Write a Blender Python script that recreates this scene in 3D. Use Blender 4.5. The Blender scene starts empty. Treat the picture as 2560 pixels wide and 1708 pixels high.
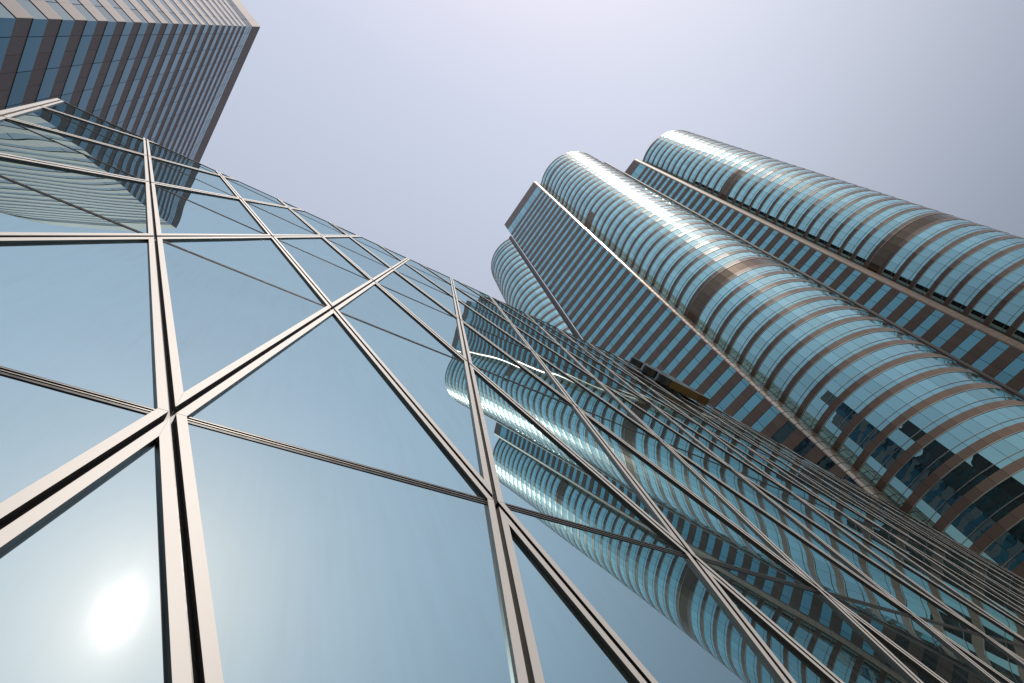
import bpy, math, random
from mathutils import Vector, Matrix
random.seed(7)
C = bpy.context.scene
S = 1.8                       # metres per layout unit
EYE = 1.6                     # camera height above the plaza

# ---------------------------------------------------------------- camera
cam_d = bpy.data.cameras.new('camera'); cam = bpy.data.objects.new('camera', cam_d)
C.collection.objects.link(cam)
RT = Vector((0.82188237, -0.52322596, -0.22526423))      # image right
DN = Vector((0.36535344, 0.78755268, -0.49626368))       # image down
FW = Vector((0.43706549, 0.32556930, 0.83843806))        # view direction
mw = Matrix(((RT.x, -DN.x, -FW.x, 0), (RT.y, -DN.y, -FW.y, 0), (RT.z, -DN.z, -FW.z, EYE), (0, 0, 0, 1)))
cam.matrix_world = mw
cam_d.sensor_width = 36.0
cam_d.lens = 18.45
cam_d.clip_start = 0.05
cam_d.clip_end = 6000
C.camera = cam
FPX = 18.45 * 2560 / 36

# ---------------------------------------------------------------- light
SUN = Vector((0.0111, -0.47796, 0.87831)).normalized()
sun_d = bpy.data.lights.new('sun', 'SUN'); sun_d.energy = 3.2; sun_d.angle = math.radians(0.53)
sun_d.color = (1.0, 0.93, 0.84)
sun = bpy.data.objects.new('sun', sun_d); C.collection.objects.link(sun)
sun.rotation_euler = SUN.to_track_quat('Z', 'Y').to_euler()
sun.location = (0, -60, 110)
w = bpy.data.worlds.new('World'); C.world = w; w.use_nodes = True
nt = w.node_tree; nt.nodes.clear()
sky = nt.nodes.new('ShaderNodeTexSky'); sky.sky_type = 'NISHITA'; sky.sun_disc = False
sky.sun_elevation = math.asin(SUN.z); sky.sun_rotation = math.atan2(SUN.x, SUN.y)
sky.air_density = 3.2; sky.dust_density = 0.45; sky.ozone_density = 6.0; sky.altitude = 0
tint = nt.nodes.new('ShaderNodeMix'); tint.data_type = 'RGBA'; tint.blend_type = 'MULTIPLY'
tint.inputs[0].default_value = 1.0
nt.links.new(sky.outputs[0], tint.inputs[6]); tint.inputs[7].default_value = (1.18, 0.83, 0.70, 1)
bg = nt.nodes.new('ShaderNodeBackground'); bg.inputs[1].default_value = 0.144
wo = nt.nodes.new('ShaderNodeOutputWorld')
# the hazy sky is palest high up and dulls towards the skyline
tc = nt.nodes.new('ShaderNodeTexCoord'); sx = nt.nodes.new('ShaderNodeSeparateXYZ'); nt.links.new(tc.outputs['Generated'], sx.inputs[0])
mr = nt.nodes.new('ShaderNodeMapRange'); mr.interpolation_type = 'SMOOTHSTEP'; nt.links.new(sx.outputs[2], mr.inputs[0])
mr.inputs[1].default_value = 0.40; mr.inputs[2].default_value = 0.97
air = nt.nodes.new('ShaderNodeMix'); air.data_type = 'RGBA'; nt.links.new(mr.outputs[0], air.inputs[0])
air.inputs[6].default_value = (.36, .40, .50, 1); air.inputs[7].default_value = (1.17, 1.12, 1.08, 1)
dul = nt.nodes.new('ShaderNodeVectorMath'); dul.operation = 'MULTIPLY'
nt.links.new(tint.outputs[2], dul.inputs[0]); nt.links.new(air.outputs[2], dul.inputs[1])
nt.links.new(dul.outputs[0], bg.inputs[0]); nt.links.new(bg.outputs[0], wo.inputs[0])
C.view_settings.view_transform = 'Standard'; C.view_settings.look = 'None'
C.view_settings.exposure = 0.4; C.view_settings.gamma = 1.0
C.cycles.max_bounces = 8; C.cycles.glossy_bounces = 6; C.cycles.diffuse_bounces = 2
C.cycles.sample_clamp_indirect = 6.0

# ---------------------------------------------------------------- helpers
def W(x, y, z):                     # layout units (origin at the eye) -> metres
    return (x * S, y * S, z * S + EYE)

GZ = -EYE / S                       # plaza level in layout units

class MB:
    """collects quads / polygons with uv and material slot, links them as ONE mesh object"""
    def __init__(s): s.v = []; s.f = []; s.uv = []; s.m = []; s.n = []
    def poly(s, pts, uvs=None, mat=0):
        i = len(s.v); s.v += [tuple(p) for p in pts]; s.f.append(tuple(range(i, i + len(pts))))
        s.uv += list(uvs) if uvs else [(0.0, 0.0)] * len(pts); s.m.append(mat)
    def box(s, c, ax, ay, az, mat=0):       # centre and three half-axis vectors
        c, ax, ay, az = Vector(c), Vector(ax), Vector(ay), Vector(az)
        P = [c + sx * ax + sy * ay + sz * az for sz in (-1, 1) for sy in (-1, 1) for sx in (-1, 1)]
        for q in ((0, 2, 3, 1), (4, 5, 7, 6), (0, 1, 5, 4), (2, 6, 7, 3), (0, 4, 6, 2), (1, 3, 7, 5)):
            s.poly([P[k] for k in q], None, mat)
    def build(s, name, mats, parent=None, smooth=False):
        me = bpy.data.meshes.new(name); me.from_pydata(s.v, [], s.f)
        for m in (mats if isinstance(mats, (list, tuple)) else [mats]): me.materials.append(m)
        ul = me.uv_layers.new(name='uv')
        ul.data.foreach_set('uv', [c for t in s.uv for c in t])
        me.polygons.foreach_set('material_index', s.m)
        if smooth: me.polygons.foreach_set('use_smooth', [True] * len(s.f))
        me.update()
        o = bpy.data.objects.new(name, me); C.collection.objects.link(o)
        if parent is not None: o.parent = parent
        return o

def empty(name, label, cat, loc=(0, 0, 0), group=None):
    o = bpy.data.objects.new(name, None); C.collection.objects.link(o); o.empty_display_size = 0.5
    o['label'] = label; o['category'] = cat
    if group: o['group'] = group
    return o

# ---------------------------------------------------------------- materials
def new_mat(name):
    m = bpy.data.materials.new(name); m.use_nodes = True; n = m.node_tree.nodes; n.clear()
    out = n.new('ShaderNodeOutputMaterial'); return m, m.node_tree, out

def N(t, kind, **kw):
    n = t.nodes.new(kind)
    for k, v in kw.items(): setattr(n, k, v)
    return n

def math_n(t, op, a, b=None, c=None):
    n = t.nodes.new('ShaderNodeMath'); n.operation = op
    for i, v in enumerate((a, b, c)):
        if v is None: continue
        if isinstance(v, (int, float)): n.inputs[i].default_value = v
        else: t.links.new(v, n.inputs[i])
    return n.outputs[0]

def uv_cells(t):
    """uv: whole numbers are panel joints. returns fract/cell id for u and v"""
    uv = N(t, 'ShaderNodeUVMap'); sp = N(t, 'ShaderNodeSeparateXYZ'); t.links.new(uv.outputs[0], sp.inputs[0])
    fu = math_n(t, 'FRACT', sp.outputs[0]); iu = math_n(t, 'FLOOR', sp.outputs[0]); iv = math_n(t, 'FLOOR', sp.outputs[1])
    cb = N(t, 'ShaderNodeCombineXYZ'); t.links.new(iu, cb.inputs[0]); t.links.new(iv, cb.inputs[1])
    wn = N(t, 'ShaderNodeTexWhiteNoise'); wn.noise_dimensions = '3D'; t.links.new(cb.outputs[0], wn.inputs[0])
    return fu, wn

def joint_mask(t, fu, wd):
    a = math_n(t, 'LESS_THAN', fu, wd); b = math_n(t, 'GREATER_THAN', fu, 1 - wd)
    return math_n(t, 'MAXIMUM', a, b)

def glass_mat(name, tintc, inner, joint=0.02, wob=0.004, bump=0.0, bscale=1.0, edge=4.0, lobe=0.03, lrough=.32):
    m, t, out = new_mat(name)
    fu, wn = uv_cells(t); jm = joint_mask(t, fu, joint)
    geo = N(t, 'ShaderNodeNewGeometry')
    sub = N(t, 'ShaderNodeVectorMath', operation='SUBTRACT'); t.links.new(wn.outputs['Color'], sub.inputs[0]); sub.inputs[1].default_value = (.5, .5, .5)
    sc = N(t, 'ShaderNodeVectorMath', operation='SCALE'); t.links.new(sub.outputs[0], sc.inputs[0]); sc.inputs['Scale'].default_value = wob
    nz = N(t, 'ShaderNodeTexNoise'); nz.inputs['Scale'].default_value = bscale; nz.inputs['Detail'].default_value = 1.0
    t.links.new(geo.outputs['Position'], nz.inputs['Vector'])
    s2 = N(t, 'ShaderNodeVectorMath', operation='SUBTRACT'); t.links.new(nz.outputs['Color'], s2.inputs[0]); s2.inputs[1].default_value = (.5, .5, .5)
    sc2 = N(t, 'ShaderNodeVectorMath', operation='SCALE'); t.links.new(s2.outputs[0], sc2.inputs[0]); sc2.inputs['Scale'].default_value = bump
    ad = N(t, 'ShaderNodeVectorMath', operation='ADD'); t.links.new(geo.outputs['Normal'], ad.inputs[0]); t.links.new(sc.outputs[0], ad.inputs[1])
    ad2 = N(t, 'ShaderNodeVectorMath', operation='ADD'); t.links.new(ad.outputs[0], ad2.inputs[0]); t.links.new(sc2.outputs[0], ad2.inputs[1])
    nn = N(t, 'ShaderNodeVectorMath', operation='NORMALIZE'); t.links.new(ad2.outputs[0], nn.inputs[0])
    lw = N(t, 'ShaderNodeLayerWeight'); lw.inputs[0].default_value = 0.5
    fe = math_n(t, 'POWER', lw.outputs['Facing'], edge)
    col = N(t, 'ShaderNodeMix', data_type='RGBA'); t.links.new(fe, col.inputs[0])
    col.inputs[6].default_value = (*tintc, 1); col.inputs[7].default_value = (.92, .95, .97, 1)
    # each pane's coating differs a little
    pv = N(t, 'ShaderNodeMapRange'); t.links.new(wn.outputs['Value'], pv.inputs[0]); pv.inputs[3].default_value = .88; pv.inputs[4].default_value = 1.06
    cm = N(t, 'ShaderNodeVectorMath', operation='SCALE'); t.links.new(col.outputs[2], cm.inputs[0]); t.links.new(pv.outputs[0], cm.inputs['Scale'])
    gl = N(t, 'ShaderNodeBsdfGlossy'); gl.inputs['Roughness'].default_value = 0.0
    t.links.new(cm.outputs[0], gl.inputs['Color']); t.links.new(nn.outputs[0], gl.inputs['Normal'])
    g2 = N(t, 'ShaderNodeBsdfGlossy'); g2.inputs['Roughness'].default_value = lrough; g2.inputs['Color'].default_value = (.9, .9, .9, 1)
    mg = N(t, 'ShaderNodeMixShader'); mg.inputs[0].default_value = lobe; t.links.new(gl.outputs[0], mg.inputs[1]); t.links.new(g2.outputs[0], mg.inputs[2])
    df = N(t, 'ShaderNodeBsdfDiffuse'); df.inputs['Color'].default_value = (*inner, 1)
    mx = N(t, 'ShaderNodeMixShader'); mx.inputs[0].default_value = 0.9; t.links.new(df.outputs[0], mx.inputs[1]); t.links.new(mg.outputs[0], mx.inputs[2])
    dk = N(t, 'ShaderNodeBsdfDiffuse'); dk.inputs['Color'].default_value = (.025, .03, .032, 1)
    m2 = N(t, 'ShaderNodeMixShader'); t.links.new(jm, m2.inputs[0]); t.links.new(mx.outputs[0], m2.inputs[1]); t.links.new(dk.outputs[0], m2.inputs[2])
    t.links.new(m2.outputs[0], out.inputs[0]); return m

def stone_mat(name, col, rough=0.35, joint=0.02, var=0.12, spec=0.5, scale=6.0):
    m, t, out = new_mat(name)
    fu, wn = uv_cells(t); jm = joint_mask(t, fu, joint)
    b = N(t, 'ShaderNodeBsdfPrincipled')
    geo = N(t, 'ShaderNodeNewGeometry')
    nz = N(t, 'ShaderNodeTexNoise'); nz.inputs['Scale'].default_value = scale; nz.inputs['Detail'].default_value = 6.0
    t.links.new(geo.outputs['Position'], nz.inputs['Vector'])
    a = math_n(t, 'MULTIPLY_ADD', nz.outputs['Fac'], .3, .85)
    pv = N(t, 'ShaderNodeMapRange'); t.links.new(wn.outputs['Value'], pv.inputs[0]); pv.inputs[3].default_value = 1 - var; pv.inputs[4].default_value = 1 + var
    k = math_n(t, 'MULTIPLY', a, pv.outputs[0])
    cm = N(t, 'ShaderNodeVectorMath', operation='SCALE'); cm.inputs[0].default_value = col; t.links.new(k, cm.inputs['Scale'])
    mx = N(t, 'ShaderNodeMix', data_type='RGBA'); t.links.new(jm, mx.inputs[0]); t.links.new(cm.outputs[0], mx.inputs[6]); mx.inputs[7].default_value = (.02, .018, .017, 1)
    t.links.new(mx.outputs[2], b.inputs['Base Color']); b.inputs['Roughness'].default_value = rough; b.inputs['Specular IOR Level'].default_value = spec
    t.links.new(b.outputs[0], out.inputs[0]); return m

def metal_mat(name, col, rough=0.35, metallic=1.0, joint=0.0, grain=0.1, stretch=(1, 1, 1), gscale=20.0, rvar=.16):
    m, t, out = new_mat(name)
    b = N(t, 'ShaderNodeBsdfPrincipled')
    geo = N(t, 'ShaderNodeNewGeometry'); mp = N(t, 'ShaderNodeMapping'); mp.inputs['Scale'].default_value = stretch
    t.links.new(geo.outputs['Position'], mp.inputs[0])
    nz = N(t, 'ShaderNodeTexNoise'); nz.inputs['Scale'].default_value = gscale; nz.inputs['Detail'].default_value = 4.0
    t.links.new(mp.outputs[0], nz.inputs['Vector'])
    k = math_n(t, 'MULTIPLY_ADD', nz.outputs['Fac'], 2 * grain, 1 - grain)
    cm = N(t, 'ShaderNodeVectorMath', operation='SCALE'); cm.inputs[0].default_value = col; t.links.new(k, cm.inputs['Scale'])
    rr = math_n(t, 'MULTIPLY_ADD', nz.outputs['Fac'], rvar, rough - rvar / 2); t.links.new(rr, b.inputs['Roughness'])
    b.inputs['Metallic'].default_value = metallic
    if joint > 0:
        fu, wn = uv_cells(t); jm = joint_mask(t, fu, joint)
        uv = N(t, 'ShaderNodeUVMap'); sp = N(t, 'ShaderNodeSeparateXYZ'); t.links.new(uv.outputs[0], sp.inputs[0])
        jv = joint_mask(t, math_n(t, 'FRACT', sp.outputs[1]), joint)
        jm = math_n(t, 'MAXIMUM', jm, jv)
        pv = N(t, 'ShaderNodeMapRange'); t.links.new(wn.outputs['Value'], pv.inputs[0]); pv.inputs[3].default_value = .85; pv.inputs[4].default_value = 1.1
        c2 = N(t, 'ShaderNodeVectorMath', operation='SCALE'); t.links.new(cm.outputs[0], c2.inputs[0]); t.links.new(pv.outputs[0], c2.inputs['Scale'])
        mx = N(t, 'ShaderNodeMix', data_type='RGBA'); t.links.new(jm, mx.inputs[0]); t.links.new(c2.outputs[0], mx.inputs[6]); mx.inputs[7].default_value = (.03, .025, .02, 1)
        t.links.new(mx.outputs[2], b.inputs['Base Color'])
    else: t.links.new(cm.outputs[0], b.inputs['Base Color'])
    t.links.new(b.outputs[0], out.inputs[0]); return m

def facade_glass():
    m, t, out = new_mat('coated_facade_glass')
    lw = N(t, 'ShaderNodeLayerWeight'); lw.inputs[0].default_value = 0.5
    fe = math_n(t, 'POWER', lw.outputs['Facing'], 3.0)
    col = N(t, 'ShaderNodeMix', data_type='RGBA'); t.links.new(fe, col.inputs[0])
    col.inputs[6].default_value = (.42, .60, .645, 1); col.inputs[7].default_value = (.56, .71, .735, 1)
    g1 = N(t, 'ShaderNodeBsdfGlossy'); g1.inputs['Roughness'].default_value = 0.0; oi = N(t, 'ShaderNodeObjectInfo'); pv = N(t, 'ShaderNodeMapRange'); t.links.new(oi.outputs['Random'], pv.inputs[0]); pv.inputs[3].default_value = .94; pv.inputs[4].default_value = 1.04
    cv = N(t, 'ShaderNodeVectorMath', operation='SCALE'); t.links.new(col.outputs[2], cv.inputs[0]); t.links.new(pv.outputs[0], cv.inputs['Scale']); t.links.new(cv.outputs[0], g1.inputs['Color'])
    # rough lobes imitate camera bloom round the mirrored sun; the noise is dust streaks
    geo = N(t, 'ShaderNodeNewGeometry'); mp = N(t, 'ShaderNodeMapping'); mp.inputs['Scale'].default_value = (9, .8, .8); t.links.new(geo.outputs['Position'], mp.inputs[0])
    nz = N(t, 'ShaderNodeTexNoise'); nz.inputs['Scale'].default_value = 1.5; nz.inputs['Detail'].default_value = 6; t.links.new(mp.outputs[0], nz.inputs['Vector'])
    g2 = N(t, 'ShaderNodeBsdfGlossy'); g2.inputs['Roughness'].default_value = 0.11
    g3 = N(t, 'ShaderNodeBsdfGlossy'); g3.inputs['Roughness'].default_value = 0.24
    a1 = N(t, 'ShaderNodeMixShader'); t.links.new(math_n(t, 'MULTIPLY_ADD', nz.outputs['Fac'], .0016, .0006), a1.inputs[0]); t.links.new(g1.outputs[0], a1.inputs[1]); t.links.new(g2.outputs[0], a1.inputs[2])
    a2 = N(t, 'ShaderNodeMixShader'); t.links.new(math_n(t, 'MULTIPLY_ADD', nz.outputs['Fac'], .0016, .0006), a2.inputs[0]); t.links.new(a1.outputs[0], a2.inputs[1]); t.links.new(g3.outputs[0], a2.inputs[2])
    df = N(t, 'ShaderNodeBsdfDiffuse'); df.inputs['Color'].default_value = (.16, .18, .18, 1)
    n2 = N(t, 'ShaderNodeTexNoise'); n2.inputs['Scale'].default_value = 1.0; n2.inputs['Detail'].default_value = 3; t.links.new(geo.outputs['Position'], n2.inputs['Vector'])
    dirt = math_n(t, 'MULTIPLY', math_n(t, 'POWER', nz.outputs['Fac'], 2.0), math_n(t, 'POWER', n2.outputs['Fac'], 1.5))
    mx = N(t, 'ShaderNodeMixShader'); t.links.new(math_n(t, 'MULTIPLY_ADD', dirt, -.40, 1.0), mx.inputs[0]); t.links.new(df.outputs[0], mx.inputs[1]); t.links.new(a2.outputs[0], mx.inputs[2])
    t.links.new(mx.outputs[0], out.inputs[0]); return m

def flat_mat(name, col, rough=0.6, spec=0.3):
    m, t, out = new_mat(name); b = N(t, 'ShaderNodeBsdfPrincipled')
    geo = N(t, 'ShaderNodeNewGeometry'); nz = N(t, 'ShaderNodeTexNoise'); nz.inputs['Scale'].default_value = 3.0; nz.inputs['Detail'].default_value = 5.0
    t.links.new(geo.outputs['Position'], nz.inputs['Vector'])
    cm = N(t, 'ShaderNodeVectorMath', operation='SCALE'); cm.inputs[0].default_value = col; t.links.new(math_n(t, 'MULTIPLY_ADD', nz.outputs['Fac'], .3, .85), cm.inputs['Scale'])
    t.links.new(cm.outputs[0], b.inputs['Base Color']); b.inputs['Roughness'].default_value = rough; b.inputs['Specular IOR Level'].default_value = spec
    t.links.new(b.outputs[0], out.inputs[0]); return m

M_FG = facade_glass()
M_STEEL = metal_mat('brushed_aluminium', (.37, .355, .345), .55, .1, grain=.03, stretch=(1, 1, 1), gscale=2.5, rvar=.03)
M_DARK = metal_mat('dark_channel', (.035, .032, .03), .4, .2)
M_TRANS = metal_mat('dark_bronze_transom', (.022, .021, .02), .3, .3)
M_BEAD = metal_mat('bright_bead', (.20, .19, .175), .35, .6)
M_BGLASS = glass_mat('teal_tower_glass', (.19, .46, .53), (.01, .03, .035), .012, .012, .006, 1.2)
M_CGLASS = glass_mat('teal_bay_glass', (.40, .73, .77), (.01, .03, .035), .012, .010, .012, 1.0, 4.0, .022, .36)
M_BSTONE = stone_mat('brown_granite', (.150, .112, .088), .36, .012, .10, .35)
M_AGLASS = glass_mat('blue_tower_glass', (.055, .145, .20), (.012, .03, .04), .010, .006, .004, 1.0, 6.0, .004, .4)
M_ASTONE = stone_mat('mauve_granite', (.225, .205, .225), .7, .010, .06, .15)
M_TRIM = metal_mat('pale_trim', (.62, .60, .56), .3, .9)
M_DTRIM = metal_mat('dark_trim', (.045, .043, .042), .4, .3)
M_LOUV = metal_mat('bronze_louvre', (.135, .105, .075), .23, 1.0, .012, .25, (1, 1, 26), 3)
M_COL = metal_mat('clad_column', (.48, .40, .32), .17, .85, .035, .08)
M_COL2 = metal_mat('brown_clad_column', (.115, .082, .062), .6, .05, .035, .08)
M_CORE = flat_mat('dark_core', (.03, .028, .026))
M_ROOF = flat_mat('roof_grey', (.35, .33, .31))
M_SIGN = metal_mat('polished_bronze', (.15, .095, .04), .3, 1.0, 0, .05, (1, 1, 1), 2)
M_SIGND = metal_mat('dark_steel', (.10, .10, .10), .25, .9, 0, .04, (1, 1, 1), 2)
M_PAVE = stone_mat('plaza_paving', (.13, .12, .11), .6, .01, .1)  # darker than bare paving: shade from nearby buildings is put into the colour

# ================================================================ SETTING
g = MB(); R = 3000
for i in range(-6, 6):
    for j in range(-6, 6):
        g.poly([(i * 500, j * 500, 0), ((i + 1) * 500, j * 500, 0), ((i + 1) * 500, (j + 1) * 500, 0), (i * 500, (j + 1) * 500, 0)],
               [(i * 250, j * 250), (i * 250 + 250, j * 250), (i * 250 + 250, j * 250 + 250), (i * 250, j * 250 + 250)])
go = g.build('ground', M_PAVE); go['kind'] = 'structure'

# ================================================================ TILTED GLASS BUILDING (the diagrid facade)
NW = Vector((0, 0.97166557, -0.23635992)); UP = Vector((0, 0.23635992, 0.97166557))
X0, XP, XQ, U0, UPP, UQ = -3.4957211, 0.68729265, 0.68105714, 9.97038708, 2.67818699, -2.66581051
def F(x, u, h=0.0):                         # facade coordinates (+h = proud of the glass) -> metres
    p = NW + Vector((x, 0, 0)) + UP * u - NW * h
    return Vector(W(*p))
def node(p, q): return (X0 + XP * p + XQ * q, U0 + UPP * p + UQ * q)
UB = (GZ - NW.z) / UP.z                      # ground line
OUTLINE_TOP = [(-4.18, 12.64), (0.9, 14.0), (4.6, 14.9), (13.5, 16.0)]
RIGHT_A, RIGHT_B = (13.5, 16.0), (22.3, UB)

def clip(poly, a, b, c):                     # keep a*x+b*u+c >= 0 ; vertices carry the tag of the edge leaving them
    out = []
    n = len(poly)
    for i in range(n):
        (P, t), (Q, _) = poly[i], poly[(i + 1) % n]
        d0 = a * P[0] + b * P[1] + c; d1 = a * Q[0] + b * Q[1] + c
        if d0 >= 0: out.append((P, t))
        if (d0 >= 0) != (d1 >= 0):
            s = d0 / (d0 - d1); I = (P[0] + (Q[0] - P[0]) * s, P[1] + (Q[1] - P[1]) * s)
            out.append((I, 'cut' if d0 >= 0 else t))
    return out
def hp(P, Q):                                # half plane left of P->Q
    dx, du = Q[0] - P[0], Q[1] - P[1]; l = math.hypot(dx, du); a, b = -du / l, dx / l
    return a, b, -(a * P[0] + b * P[1])
def area(poly): return sum(poly[i][0] * poly[(i + 1) % len(poly)][1] - poly[(i + 1) % len(poly)][0] * poly[i][1] for i in range(len(poly))) / 2
def tidy(poly, eps=.06):
    out = [v for i, v in enumerate(poly) if math.hypot(poly[(i + 1) % len(poly)][0][0] - v[0][0], poly[(i + 1) % len(poly)][0][1] - v[0][1]) > eps]
    return out
def inset(poly, offs):                       # convex, ccw; offset of every edge
    lines = []
    n = len(poly)
    for i in range(n):
        a, b, c = hp(poly[i][0], poly[(i + 1) % n][0]); o = offs.get(poly[i][1], 0.0); lines.append((a, b, c - o))
    res = []
    for i in range(n):
        a1, b1, c1 = lines[i - 1]; a2, b2, c2 = lines[i]; D = a1 * b2 - a2 * b1
        if abs(D) < 1e-7: return None
        res.append((((b1 * c2 - b2 * c1) / D, (c1 * a2 - c2 * a1) / D), poly[i][1]))
    if area([r[0] for r in res]) < 0.0008: return None
    for i in range(n):                       # every edge must keep its direction
        e0 = (poly[(i + 1) % n][0][0] - poly[i][0][0], poly[(i + 1) % n][0][1] - poly[i][0][1])
        e1 = (res[(i + 1) % n][0][0] - res[i][0][0], res[(i + 1) % n][0][1] - res[i][0][1])
        if e0[0] * e1[0] + e0[1] * e1[1] < 0: return None
    return res

CH, FLG, HT, TR = 0.0115, 0.0335, 0.017, 0.024   # half channel, flange width, flange height, half transom
FB = empty('glass_building', 'sloping mirrored glass building with a triangular grid of pale metal frames, in the foreground', 'building')
fg_cells = []
for p in range(0, 18):
    for q in range(-3, 22):
        r = p - q
        if r < -4 or r > 3: continue
        A, B, Cc, D = node(p, q), node(p + 1, q), node(p + 1, q + 1), node(p, q + 1)
        poly = [(A, 'q'), (B, 'p'), (Cc, 'q'), (D, 'p')]
        if area([v[0] for v in poly]) < 0: poly = [(A, 'p'), (D, 'q'), (Cc, 'p'), (B, 'q')]
        tops = OUTLINE_TOP
        for i in range(3):                   # below the roof line
            a, b, c = hp(tops[i + 1], tops[i]); poly = clip(poly, a, b, c)
            if len(poly) < 3: break
        if len(poly) >= 3:
            a, b, c = hp(RIGHT_B, RIGHT_A); poly = clip(poly, a, b, c)
        poly = tidy(poly)
        if len(poly) < 3: continue
        fg_cells.append((p, q, poly))

def pix_area(pts):
    o = []
    for P in pts:
        d = P - Vector((0, 0, EYE)); z = d.dot(FW)
        if z < .05: return 1e9
        o.append((d.dot(RT) / z * FPX, d.dot(DN) / z * FPX))
    a = abs(area(o)); cx = sum(v[0] for v in o) / len(o); cy = sum(v[1] for v in o) / len(o)
    return a * (1 if abs(cx) < 1500 and abs(cy) < 1100 else .01)

def pane(mb, tri, amp, seed, n):
    """triangular (or clipped) pane, slightly pillowed like heat-treated glass"""
    rnd = random.Random(seed)
    k1, k2, ph = rnd.uniform(1.2, 2.4), rnd.uniform(1.0, 2.2), rnd.uniform(0, 6.3)
    tx, tu = rnd.uniform(-1, 1) * .0013, rnd.uniform(-1, 1) * .0013
    def disp(b, x, u):
        bub = 27 * b[0] * b[1] * b[2]
        return amp * bub + amp * .45 * math.sin(k1 * x * 2.2 + ph) * math.sin(k2 * u * 1.6 + ph * 1.7) + tx * (x - tri[0][0]) + tu * (u - tri[0][1])
    for k in range(1, len(tri) - 1):
        T = (tri[0], tri[k], tri[k + 1]); idx = {}
        base = len(mb.v)
        for i in range(n + 1):
            for j in range(n + 1 - i):
                b = (1 - (i + j) / n, i / n, j / n)
                x = sum(b[m] * T[m][0] for m in range(3)); u = sum(b[m] * T[m][1] for m in range(3))
                bb = b if len(tri) == 3 else (1 / 3, 1 / 3, 1 / 3)
                idx[i, j] = len(mb.v); mb.v.append(tuple(F(x, u, disp(bb, x, u))))
        for i in range(n):
            for j in range(n - i):
                mb.f.append((idx[i, j], idx[i + 1, j], idx[i, j + 1])); mb.m.append(0); mb.uv += [(0, 0)] * 3
                if i + j < n - 1:
                    mb.f.append((idx[i + 1, j], idx[i + 1, j + 1], idx[i, j + 1])); mb.m.append(0); mb.uv += [(0, 0)] * 3

panes, frames = [], []
for (p, q, poly) in fg_cells:
    outer = inset(poly, {'p': CH, 'q': CH, 'cut': 0.0})
    if outer is None: continue
    inner = inset(poly, {'p': CH + FLG, 'q': CH + FLG, 'cut': 0.02}) or inset(poly, {'p': CH + FLG * .5, 'q': CH + FLG * .5, 'cut': 0.01}) or outer
    urow = (node(p, q)[1] + node(p + 1, q + 1)[1]) / 2
    pl = [v[0] for v in inner]
    hi = clip([(v, 'e') for v in pl], 0, 1, -(urow + TR)); lo = clip([(v, 'e') for v in pl], 0, -1, urow - TR)
    frames.append((p, q, outer, inner, urow))
    for part, nm in ((hi, 1), (lo, 0)):
        pts = [v[0] for v in part]
        if len(pts) < 3 or abs(area(pts)) < .0008: continue
        panes.append((pix_area([F(*v) for v in pts]), pts, p * 100 + q * 2 + nm))
panes.sort(key=lambda e: -e[0])
rest = MB()
for k, (a, pts, sd) in enumerate(panes):
    n = 16 if k < 40 else 10
    if k < 99:
        m = MB(); pane(m, pts, .0015, sd, n); o = m.build('glass_pane', M_FG, FB, True)
    else: pane(rest, pts, .0015, sd, 5)
o = rest.build('glass_pane', M_FG, FB, True); o['kind'] = 'stuff'

frames.sort(key=lambda e: -pix_area([F(*v[0]) for v in e[2]]))
restf, restt = MB(), MB()
for k, (p, q, outer, inner, urow) in enumerate(frames):
    m = MB() if k < 99 else restf
    n = len(outer)
    for i in range(n):
        a, b = outer[i][0], outer[(i + 1) % n][0]; c, d = inner[(i + 1) % n][0], inner[i][0]
        ga = Vector((b[0] - a[0], b[1] - a[1])); ga = ga.normalized() * .0011 if ga.length > .05 else Vector((0, 0))
        a = (a[0] + ga.x, a[1] + ga.y); d = (d[0] + ga.x, d[1] + ga.y); b = (b[0] - ga.x, b[1] - ga.y); c = (c[0] - ga.x, c[1] - ga.y)
        cut = outer[i][1] == 'cut'; ht = HT * .6 if cut else HT; mt = 1 if cut else 0
        m.poly([F(*a, ht), F(*b, ht), F(*c, ht), F(*d, ht)], None, mt)
        m.poly([F(*d, ht), F(*c, ht), F(*c, -.004), F(*d, -.004)], None, 1)
        m.poly([F(*b, ht), F(*a, ht), F(*a, -.012), F(*b, -.012)], None, 1)
    if k < 99: m.build('frame', [M_STEEL, M_DARK], FB)
    # horizontal transom between the two panes of the cell
    us = [v[0] for v in inner]
    lo = min(v[1] for v in us); hi_ = max(v[1] for v in us)
    if not (lo < urow < hi_): continue
    def xs_at(u):
        xs = []
        for i in range(len(us)):
            P, Q = us[i], us[(i + 1) % len(us)]
            if (P[1] - u) * (Q[1] - u) < 0: xs.append(P[0] + (Q[0] - P[0]) * (u - P[1]) / (Q[1] - P[1]))
        return (min(xs), max(xs)) if len(xs) >= 2 else None
    t = MB() if k < 99 else restt
    for (ua, ub, hh, mt) in ((-TR, -.008, .003, 1), (-.008, -.004, .006, 0), (-.004, .010, .002, 1), (.010, .013, .006, 0), (.013, TR, .004, 1)):
        A_, B_ = xs_at(urow + ua), xs_at(urow + ub)
        if not A_ or not B_: continue
        x0a, x1a, x0b, x1b = A_[0], A_[1], B_[0], B_[1]
        t.poly([F(x0a, urow + ua, hh), F(x1a, urow + ua, hh), F(x1b, urow + ub, hh), F(x0b, urow + ub, hh)], None, mt)
        t.poly([F(x0a, urow + ua, -.004), F(x1a, urow + ua, -.004), F(x1a, urow + ua, hh), F(x0a, urow + ua, hh)], None, 1)
        t.poly([F(x0b, urow + ub, hh), F(x1b, urow + ub, hh), F(x1b, urow + ub, -.004), F(x0b, urow + ub, -.004)], None, 1)
    if k < 99 and t.f: t.build('transom', [M_BEAD, M_TRANS], FB)
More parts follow.
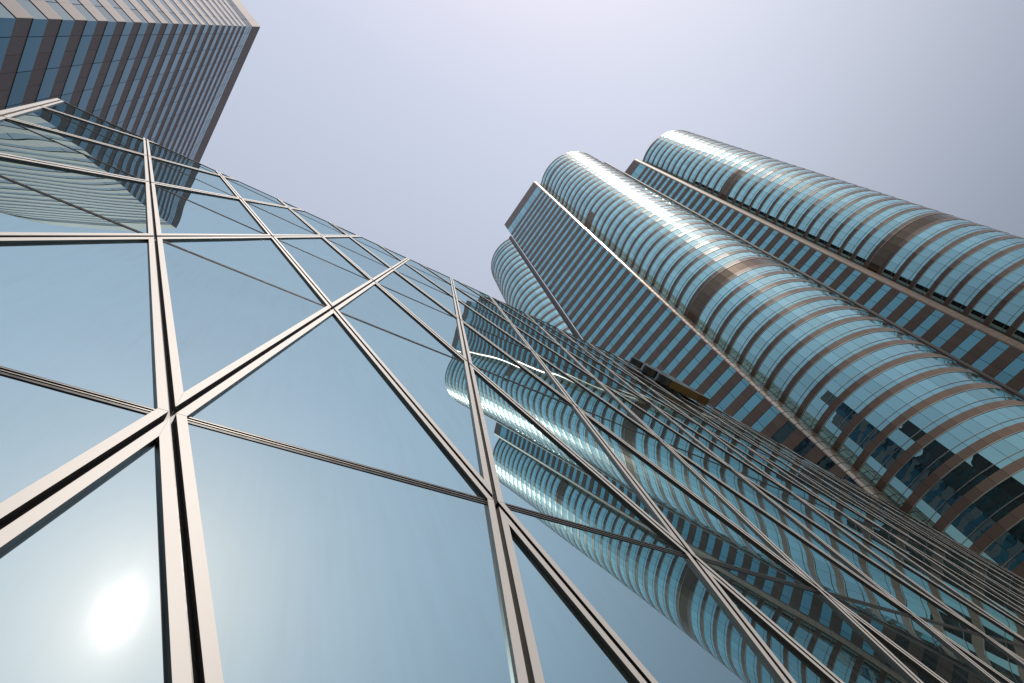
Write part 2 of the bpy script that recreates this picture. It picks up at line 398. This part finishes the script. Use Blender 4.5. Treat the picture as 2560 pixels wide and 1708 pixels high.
if restf.f: o = restf.build('frame', [M_STEEL, M_DARK], FB); o['kind'] = 'stuff'
if restt.f: o = restt.build('transom', [M_BEAD, M_TRANS], FB); o['kind'] = 'stuff'
# dark backing seen in the channels, and the pale edge frame down the left side
prof = [(-4.18, 12.64), (0.9, 14.0), (4.6, 14.9), (13.5, 16.0), (22.3, UB)]
q_b = (U0 - UB) / -UQ
left_bot = (X0 + XQ * q_b, UB)
prof_b = [left_bot] + prof
m = MB(); m.poly([F(x, u - (.004 if i in (1, 2, 3) else 0), -.012) for i, (x, u) in enumerate(prof_b)][::-1])
m.build('backing_panel', M_DARK, FB)
m = MB(); LT = node(0, -1.005)
def strip(P, Q, off0, off1, h0, h1, mat=0):
    dx, du = Q[0] - P[0], Q[1] - P[1]; l = math.hypot(dx, du); nx, nu = du / l, -dx / l
    pa = [(P[0] + nx * o, P[1] + nu * o) for o in (off0, off1)]; qa = [(Q[0] + nx * o, Q[1] + nu * o) for o in (off0, off1)]
    m.poly([F(*pa[0], h0), F(*qa[0], h0), F(*qa[1], h1), F(*pa[1], h1)], None, mat)
for s0, s1 in (((X0 + XQ * -1.005, U0 - UQ * 1.005), left_bot),):
    strip(s0, s1, CH, CH + FLG * 1.5, HT, HT); strip(s0, s1, CH, CH, HT, -.012); strip(s0, s1, CH + FLG * 1.5, CH + FLG * 1.5, HT, -.06)
    strip(s0, s1, -CH, CH, -.0125, -.0125, 1)
m.build('edge_frame', [M_STEEL, M_DARK], FB)
# body of the building behind the facade
m = MB(); back = [(x, 26.0) for x, u in prof_b]
def fp(i): return F(*prof_b[i], -.02)
roofz = [fp(i).z for i in range(len(prof_b))]
for i in range(len(prof_b)):
    a, b = fp(i), fp((i + 1) % len(prof_b))
    if i == len(prof_b) - 1: continue
    m.poly([a, b, (b.x, 26 * S, b.z - (8 if b.z > 5 else 0)), (a.x, 26 * S, a.z - (8 if a.z > 5 else 0))][::-1],
           [(.5, .5), (.5, 8.5), (16.5, 8.5), (16.5, .5)][::-1] if i == 0 else None, 1 if i == 0 else 0)
a = [fp(i) for i in range(len(prof_b))]
m.poly([(v.x, 26 * S, v.z - (8 if v.z > 5 else 0)) for v in a])
m.build('wall', [M_CORE, M_AGLASS], FB)
# parapet line along the roof edge
m = MB()
for i in range(3):
    (xa, ua), (xb, ub) = OUTLINE_TOP[i], OUTLINE_TOP[i + 1]
    P = [F(xa, ua, .012), F(xb, ub, .012), F(xb, ub + .02, .012), F(xa, ua + .02, .012)]; Q = [F(xa, ua, -.05), F(xb, ub, -.05), F(xb, ub + .02, -.05), F(xa, ua + .02, -.05)]
    m.poly(P); m.poly([P[3], P[2], Q[2], Q[3]]); m.poly([P[0], Q[0], Q[1], P[1]])
m.build('roof_coping', M_DTRIM, FB)

# ---------------------------------------------------------------- sign standing on the facade
SG = empty('wall_sign', 'bronze metal sign with three rounded lobes fixed to the mirrored glass wall', 'sign')
def lobe(cx, cu, r, w_, h0, h1, name, mt):
    m = MB(); n = 18; out = []
    for i in range(n + 1):                   # rounded nose towards the camera side, straight back
        a = math.pi * (.5 + i / n); out.append((cx + r + r * math.cos(a), cu + r * math.sin(a)))
    out += [(cx + w_, cu - r), (cx + w_, cu + r)]
    k = len(out)
    m.poly([F(*v, h1) for v in out])
    for i in range(k):
        a, b = out[i], out[(i + 1) % k]; m.poly([F(*a, h0), F(*b, h0), F(*b, h1), F(*a, h1)][::-1])
    return m.build(name, mt, SG)
lobe(11.15, 14.05, .36, 1.9, .09, .30, 'upper_lobe', M_SIGND)
lobe(10.92, 13.02, .40, 2.0, .09, .31, 'middle_lobe', M_SIGND)
lobe(10.84, 12.15, .38, 1.2, .09, .32, 'lower_lobe', M_SIGND)
m = MB(); out = [(11.0, 11.78), (11.9, 11.45), (12.35, 11.45), (12.35, 12.6), (11.2, 12.6)]
m.poly([F(*v, .318) for v in out])
for i in range(len(out)):
    a, b = out[i], out[(i + 1) % len(out)]; m.poly([F(*a, .09), F(*b, .09), F(*b, .318), F(*a, .318)])
m.build('end_plate', M_SIGN, SG)
m = MB()
for (cx, cu) in ((11.7, 13.8), (11.6, 12.8), (11.5, 12.0)):
    c = (F(cx, cu, .0) + F(cx, cu, .10)) / 2; m.box(c, Vector((.08 * S, 0, 0)), UP * .08 * S, NW * .05 * S)
m.build('bracket', M_SIGND, SG)

# ================================================================ TOWERS
def seg_quads(mb, pts, us, z0, z1, iv, mat=0, out=0.0):
    """vertical quads over a plan polyline (outward side on the right when walking), uv u along us"""
    P = pts
    if out:
        Q = []
        for i in range(len(P)):
            a = P[max(i - 1, 0)]; b = P[min(i + 1, len(P) - 1)]; dx, dy = b[0] - a[0], b[1] - a[1]; l = math.hypot(dx, dy)
            Q.append((P[i][0] + dy / l * out, P[i][1] - dx / l * out))
        P = Q
    for i in range(len(P) - 1):
        a, b = P[i], P[i + 1]
        mb.poly([W(a[0], a[1], z0), W(b[0], b[1], z0), W(b[0], b[1], z1), W(a[0], a[1], z1)],
                [(us[i], iv + .2), (us[i + 1], iv + .2), (us[i + 1], iv + .8), (us[i], iv + .8)], mat)
    return P
def ledge(mb, Pin, Pout, z, up_, mat=0):
    for i in range(len(Pin) - 1):
        q = [W(*Pin[i], z), W(*Pin[i + 1], z), W(*Pout[i + 1], z), W(*Pout[i], z)]
        mb.poly(q if not up_ else q[::-1], None, mat)
def offset(P, out):
    Q = []
    for i in range(len(P)):
        a = P[max(i - 1, 0)]; b = P[min(i + 1, len(P) - 1)]; dx, dy = b[0] - a[0], b[1] - a[1]; l = math.hypot(dx, dy)
        Q.append((P[i][0] + dy / l * out, P[i][1] - dx / l * out))
    return Q
def arc(c, r, a0, a1, step):
    n = max(1, round(abs(a1 - a0) / step)); return [(c[0] + r * math.cos(math.radians(a0 + (a1 - a0) * i / n)), c[1] + r * math.sin(math.radians(a0 + (a1 - a0) * i / n))) for i in range(n + 1)]

FLOOR = 2.03
def wall_face(parent, pts, us, ztop, zbase, bands, gmat, smat, par_from, trims=(), proud=.03, su=2.0):
    """flat facade made of window and spandrel bands. bands: list of (z0,z1) of spandrels"""
    zs = sorted(bands); iv = 0
    ins = offset(pts, 0.0); outp = offset(pts, proud)
    prev = zbase
    us2 = [u * su for u in us]
    for k, (a, b) in enumerate(zs):
        if a > prev + .01:
            m = MB(); seg_quads(m, pts, us, prev, a, k); m.build('window_band', gmat, parent)
        m = MB(); seg_quads(m, outp, us2, a, b, k)
        ledge(m, ins, outp, a, False, 1); ledge(m, ins, outp, b, True, 1)
        for (off, th, pr) in trims:
            o2 = offset(pts, proud + pr)
            seg_quads(m, o2, us, (b - th if off == 'top' else a), (b if off == 'top' else a + th), k, 1)
            ledge(m, outp, o2, (b - th if off == 'top' else a), False, 1); ledge(m, outp, o2, (b if off == 'top' else a + th), True, 1)
        m.build('spandrel', [smat, M_DTRIM if trims == () else M_TRIM], parent)
        prev = b

def bay(parent, pts, us, zbase, ztop, zs, louvres, dark=()):
    """round-ended bay: every floor = granite spandrel, short glass, transom rail, tall glass"""
    outp = offset(pts, .03); rail = offset(pts, .014); prev = zbase; k = 0
    core = MB(); inp = offset(pts, -.03); seg_quads(core, inp, us, zbase, ztop - .02, 0)
    cx = sum(p[0] for p in pts) / len(pts); cy = sum(p[1] for p in pts) / len(pts)
    for i in range(len(pts) - 1): core.poly([W(*outp[i], ztop), W(*outp[i + 1], ztop), W(cx, cy, ztop)])
    b0 = core.build('rounded_bay', [M_CORE], parent)
    rails = MB()
    for k, (a, b) in enumerate(zs):
        top = zs[k + 1][0] if k + 1 < len(zs) else ztop
        lou = next((l for l in louvres if l[0] < (b + top) / 2 < l[1]), None)
        m = MB(); seg_quads(m, outp, us, a, b, k); ledge(m, pts, outp, a, False, 1); ledge(m, pts, outp, b, True, 1)
        o2 = offset(pts, .045)
        seg_quads(m, o2, us, a - .012, a + .02, k, 1); ledge(m, pts, o2, a - .012, False, 1); ledge(m, outp, o2, a + .02, True, 1)
        m.build('spandrel', [M_BSTONE, M_TRIM], b0)
        if top - b < .05: continue
        if lou and not lou[2]:
            m = MB(); lp = offset(pts, .012); seg_quads(m, lp, us, b, top - .012, k)
            m.build('louvre_band', M_LOUV, b0); continue
        m = MB()
        if lou and lou[2]:
            i0, i1 = lou[2]
            sel = pts[i0:i1 + 1]; lm_ = MB(); seg_quads(lm_, offset(sel, .012), us[i0:i1 + 1], b, top - .012, k); lm_.build('louvre_band', M_LOUV, b0)
            if i0 > 0: seg_quads(m, pts[:i0 + 1], us[:i0 + 1], b, top - .012, k)
            if i1 < len(pts) - 1: seg_quads(m, pts[i1:], us[i1:], b, top - .012, k)
        else: seg_quads(m, pts, us, b, top - .012, k)
        if m.f: m.build('window_band', M_CGLASS, b0)
        if top - b > .9:
            r_ = MB(); z = b + .34
            for (z0, z1, mt) in ((z, z + .018, 0), (z + .05, z + .07, 1)):
                seg_quads(r_, rail, us, z0, z1, k, mt); ledge(r_, pts, rail, z0, False, mt); ledge(r_, pts, rail, z1, True, mt)
            r_.build('transom', [M_DTRIM, M_TRIM], b0)
    return b0

def floors(z0, z1, a, h, step=FLOOR):
    k0 = math.floor((GZ - a) / step) - 1; out = []
    k = k0
    while a + step * k < z1:
        lo = a + step * k
        if lo + h > z0: out.append((max(lo, z0), min(lo + h, z1)))
        k += 1
    return out

# ---- near tower: flat wall, a metal corner column, a big round bay on the right, a second bay behind on the left
NT = empty('office_tower', 'tall teal office tower with a flat striped wall between two round bays', 'tower', group='striped towers with round bays')
Bl, Br = (37.92, 17.40), (38.584, 6.995); H1 = 105.0
L1 = math.hypot(Bl[0] - Br[0], Bl[1] - Br[1])
def lerp(a, b, n): return [(a[0] + (b[0] - a[0]) * i / n, a[1] + (b[1] - a[1]) * i / n) for i in range(n + 1)]
flat = [Bl, Br]
sp = [(a, min(b, H1)) for a, b in floors(GZ, H1 - 3.0, 28.92, 1.05)]
sp = [s for s in sp if s[1] < 101.0] + [(101.95, 105.0)]
wall_face(NT, flat, [0.25 - .02, 0.25 + L1 / 1.5], H1, GZ, sp, M_BGLASS, M_BSTONE, None)
C2, R2 = (46.515, 3.573), 7.004
a0, a1 = 153.3, 265.0
p2 = arc(C2, R2, 153.2, 153.2 + 7.0 * 16, 7.0); u2 = list(range(len(p2)))
cb = [s for s in floors(GZ, H1 - 4.2, 28.92 + .46, .58)] + [(H1 - .55, H1)]
cb = [s for s in cb if s[1] < 101.2] + [(101.0, 101.5), (102.9, 103.3), (104.55, 105.0)]
bay(NT, p2, u2, GZ, H1, cb, [(43.7, 45.4, None), (75.9, 77.9, (0, 3))])
H1b = 97.4; k_ = H1b / 105.0
C1, R1 = (45.9 * k_, 23.29 * k_), 6.62 * k_
p1 = arc(C1, R1, 98.0, 98.0 + 7.5 * 16, 7.5); u1 = list(range(100, 100 + len(p1)))
cb1 = [s for s in floors(GZ, H1b - 2.4, 28.92 + .46, .58)] + [(H1b - 1.9, H1b - 1.5), (H1b - .45, H1b)]
bay(NT, p1, u1, GZ, H1b, cb1, [])
def column(parent, pts, z0, z1, name, mat, cell=.75):
    m = MB(); n = len(pts); us = [i * .25 for i in range(n)]
    for i in range(n - 1):
        a, b = pts[i], pts[i + 1]
        m.poly([W(*a, z0), W(*b, z0), W(*b, z1), W(*a, z1)], [(us[i], z0 / cell), (us[i + 1], z0 / cell), (us[i + 1], z1 / cell), (us[i], z1 / cell)])
    cx = sum(p[0] for p in pts) / n; cy = sum(p[1] for p in pts) / n
    for i in range(n - 1): m.poly([W(*pts[i], z1), W(*pts[i + 1], z1), W(cx, cy, z1)])
    return m.build(name, mat, parent, False)
def earc(cx, cy, rx, ry, a0, a1, n): return [(cx + rx * math.cos(math.radians(a0 + (a1 - a0) * i / n)), cy + ry * math.sin(math.radians(a0 + (a1 - a0) * i / n))) for i in range(n + 1)]
column(NT, earc(39.75, 6.98, 1.20, .50, 180, 285, 14) + [(40.5, 6.4)], GZ, H1 - .02, 'corner_column', M_COL)
column(NT, earc(38.25, 17.85, .75, .80, 92, 215, 12), GZ, H1b + .3, 'corner_column', M_DTRIM)  # like the other column; its shade is put into the dark colour
column(NT, earc(46.25, -3.52, .26, .26, 170, 330, 10), GZ, H1 - 7.5, 'end_fin', M_CORE)
# body and roof
m = MB()
body = [(Bl[0] + .06, Bl[1] - .02), (Br[0] + .06, Br[1] + .02), (44.5, 6.0), (52.0, 5.0), (52.0, 24.0), (41.0, 23.0)]
body = [Bl, Br, (44.5, 6.4), (53.0, 6.4), (53.0, 19.0), (41.5, 19.0)]
body = [(x + .05 if x < 39 else x, y) for x, y in body]
for i in range(len(body)):
    a, b = body[i], body[(i + 1) % len(body)]; m.poly([W(*a, GZ), W(*b, GZ), W(*b, H1 - .03), W(*a, H1 - .03)], None, 0)
m.poly([W(*a, H1 - .03) for a in body], None, 1)
m.build('wall', [M_ASTONE, M_ROOF], NT)

# ---- far tower behind it on the right
FT = empty('office_tower', 'tall teal office tower on the right, its round glass bay nearest the upper right corner', 'tower', group='striped towers with round bays')
Cr, Cl = (54.97, -7.373), (54.3, 3.5); H2 = 105.0
L2 = math.hypot(Cr[0] - Cl[0], Cr[1] - Cl[1])
wall_face(FT, [Cl, Cr], [.1, .1 + L2 / 1.5], H2, GZ, [s for s in floors(GZ, H2 - 3.0, 28.92, 1.05) if s[1] < 101.0] + [(101.95, 105.0)], M_BGLASS, M_BSTONE, None)
C3, R3 = (63.56, -10.972), 7.225
p3 = arc(C3, R3, 157.8, 157.8 + 7.0 * 17, 7.0); u3 = list(range(200, 200 + len(p3)))
cb3 = [s for s in floors(GZ, H2 - 1.2, 28.92 + .46, .58) if s[1] < 103.6] + [(H2 - .75, H2)]
bay(FT, p3, u3, GZ, H2, cb3, [(43.7, 45.4, None), (74.2, 76.0, (0, 6))])
column(FT, earc(56.2, -7.36, 1.23, .80, 180, 288, 14) + [(57.2, -8.5)], GZ, H2 - .02, 'corner_column', M_COL2)
m = MB(); body = [(Cl[0] + .05, Cl[1]), (Cr[0] + .05, Cr[1]), (61, -7.4), (70, -8), (70, 3.5)]
for i in range(len(body)):
    a, b = body[i], body[(i + 1) % len(body)]; m.poly([W(*a, GZ), W(*b, GZ), W(*b, H2 - .03), W(*a, H2 - .03)], None, 0)
m.poly([W(*a, H2 - .03) for a in body], None, 1)
m.build('wall', [M_ASTONE, M_ROOF], FT)

# ---- tower at the upper left
AT = empty('office_tower', 'mauve and blue striped tower at the upper left, one wall sunlit and one in shade', 'tower')
A0 = (-8.491, 5.036); d1 = (-.0556, .998); d2 = (-.903, -.4296); HA = 59.95
LA1, LA2 = 26.0, 8.0
Pa1 = (A0[0] + d1[0] * LA1, A0[1] + d1[1] * LA1); Pa2 = (A0[0] + d2[0] * LA2, A0[1] + d2[1] * LA2)
spa = [(a, b) for a, b in floors(GZ, 53.5, 20.41, .93, 1.783)] ; spa = [s for s in spa if s[0] < 52.7]
spa = spa + [(54.38, 54.5), (55.2, 55.32), (56.05, HA)]
spa = [(a, b) for a, b in spa]
wall_face(AT, [Pa1, A0], [-(LA1 - .58) / 1.18, .58 / 1.18 - .0001], HA, GZ, spa, M_AGLASS, M_ASTONE, None, proud=.02)
# the sunlit wall bends away in a wide curve at its far end
ang = math.degrees(math.atan2(d2[1], d2[0]))
nrm = (-d2[1], d2[0])                      # inward
RA = 9.0; cc = (Pa2[0] - (-d2[1]) * -RA * -1, Pa2[1])
inw = (d2[1], -d2[0])
if (inw[0] * (Pa1[0] - A0[0]) + inw[1] * (Pa1[1] - A0[1])) < 0: inw = (-inw[0], -inw[1])
cc = (Pa2[0] + inw[0] * RA, Pa2[1] + inw[1] * RA)
st = math.degrees(math.atan2(Pa2[1] - cc[1], Pa2[0] - cc[0]))
curve = [(cc[0] + RA * math.cos(math.radians(st - 7.5 * i)), cc[1] + RA * math.sin(math.radians(st - 7.5 * i))) for i in range(13)]
full = [A0] + curve
uu = [0.58 / 1.18]; 
for i in range(1, len(full)): uu.append(uu[-1] + math.hypot(full[i][0] - full[i - 1][0], full[i][1] - full[i - 1][1]) / 1.18)
wall_face(AT, full[::-1], [-u for u in uu[::-1]], HA, GZ, spa, M_AGLASS, M_ASTONE, None, proud=.02)
m = MB(); body = [Pa1, A0] + curve
for i in range(len(body)):
    a, b = body[i], body[(i + 1) % len(body)]
ctr = (sum(p[0] for p in body) / len(body), sum(p[1] for p in body) / len(body))
sh = [(p[0] + (ctr[0] - p[0]) * .01, p[1] + (ctr[1] - p[1]) * .01) for p in body]
for i in range(len(sh)):
    a, b = sh[i], sh[(i + 1) % len(sh)]; m.poly([W(*a, GZ), W(*b, GZ), W(*b, HA - .05), W(*a, HA - .05)][::-1], None, 0)
m.poly([W(*a, HA - .04) for a in body], None, 1)
m.build('wall', [M_CORE, M_ROOF], AT)

# ================================================================ blocks across the plaza, seen mirrored in the lower tower glass
M_BLK = stone_mat('dark_block_stone', (.025, .025, .023), .6, .02, .1)
M_BLKG = glass_mat('dark_block_glass', (.05, .09, .10), (.008, .01, .01), .02, .01, .004, 1.0)
def block(cx, cy, wx, wy, h, rot, label):
    T = empty('office_block', label, 'building', group='dark blocks mirrored in the tower glass')
    c, s = math.cos(math.radians(rot)), math.sin(math.radians(rot))
    P = [(cx + c * x - s * y, cy + s * x + c * y) for x, y in ((-wx, -wy), (wx, -wy), (wx, wy), (-wx, wy), (-wx, -wy))]
    us = [0, wx * 2, (wx + wy) * 2, (2 * wx + wy) * 2, (wx + wy) * 4]
    z = GZ; 
    m = MB(); k = 0
    while z < h - 2:
        seg_quads(m, offset(P, .04), us, z, z + 1.0, k); g_ = MB(); seg_quads(g_, P, us, z + 1.0, z + 2.0, k); g_.build('window_band', M_BLKG, T); z += 2.0; k += 1
    seg_quads(m, offset(P, .04), us, z, h, k); m.poly([W(*p, h) for p in P[:4]])
    m.build('wall', M_BLK, T)
    return T
block(-29, -27, 8, 9, 57, 20, 'dark slab block across the plaza, tallest of the mirrored ones')
block(-19, -49, 6, 6, 49, -12, 'dark square block across the plaza, second tallest of the mirrored ones')
block(8, -42, 9, 5, 19, 8, 'low dark block across the plaza, lowest of the mirrored ones')
block(41, -52, 10, 7, 33, 4, 'wide dark block across the plaza, facing the near round bay')
block(78, -46, 8, 8, 30, 15, 'dark block mirrored at the right end of the near round bay')
block(-62, -2, 6, 10, 66, 5, 'dark block behind the striped corner tower, mirrored in the flat wall')
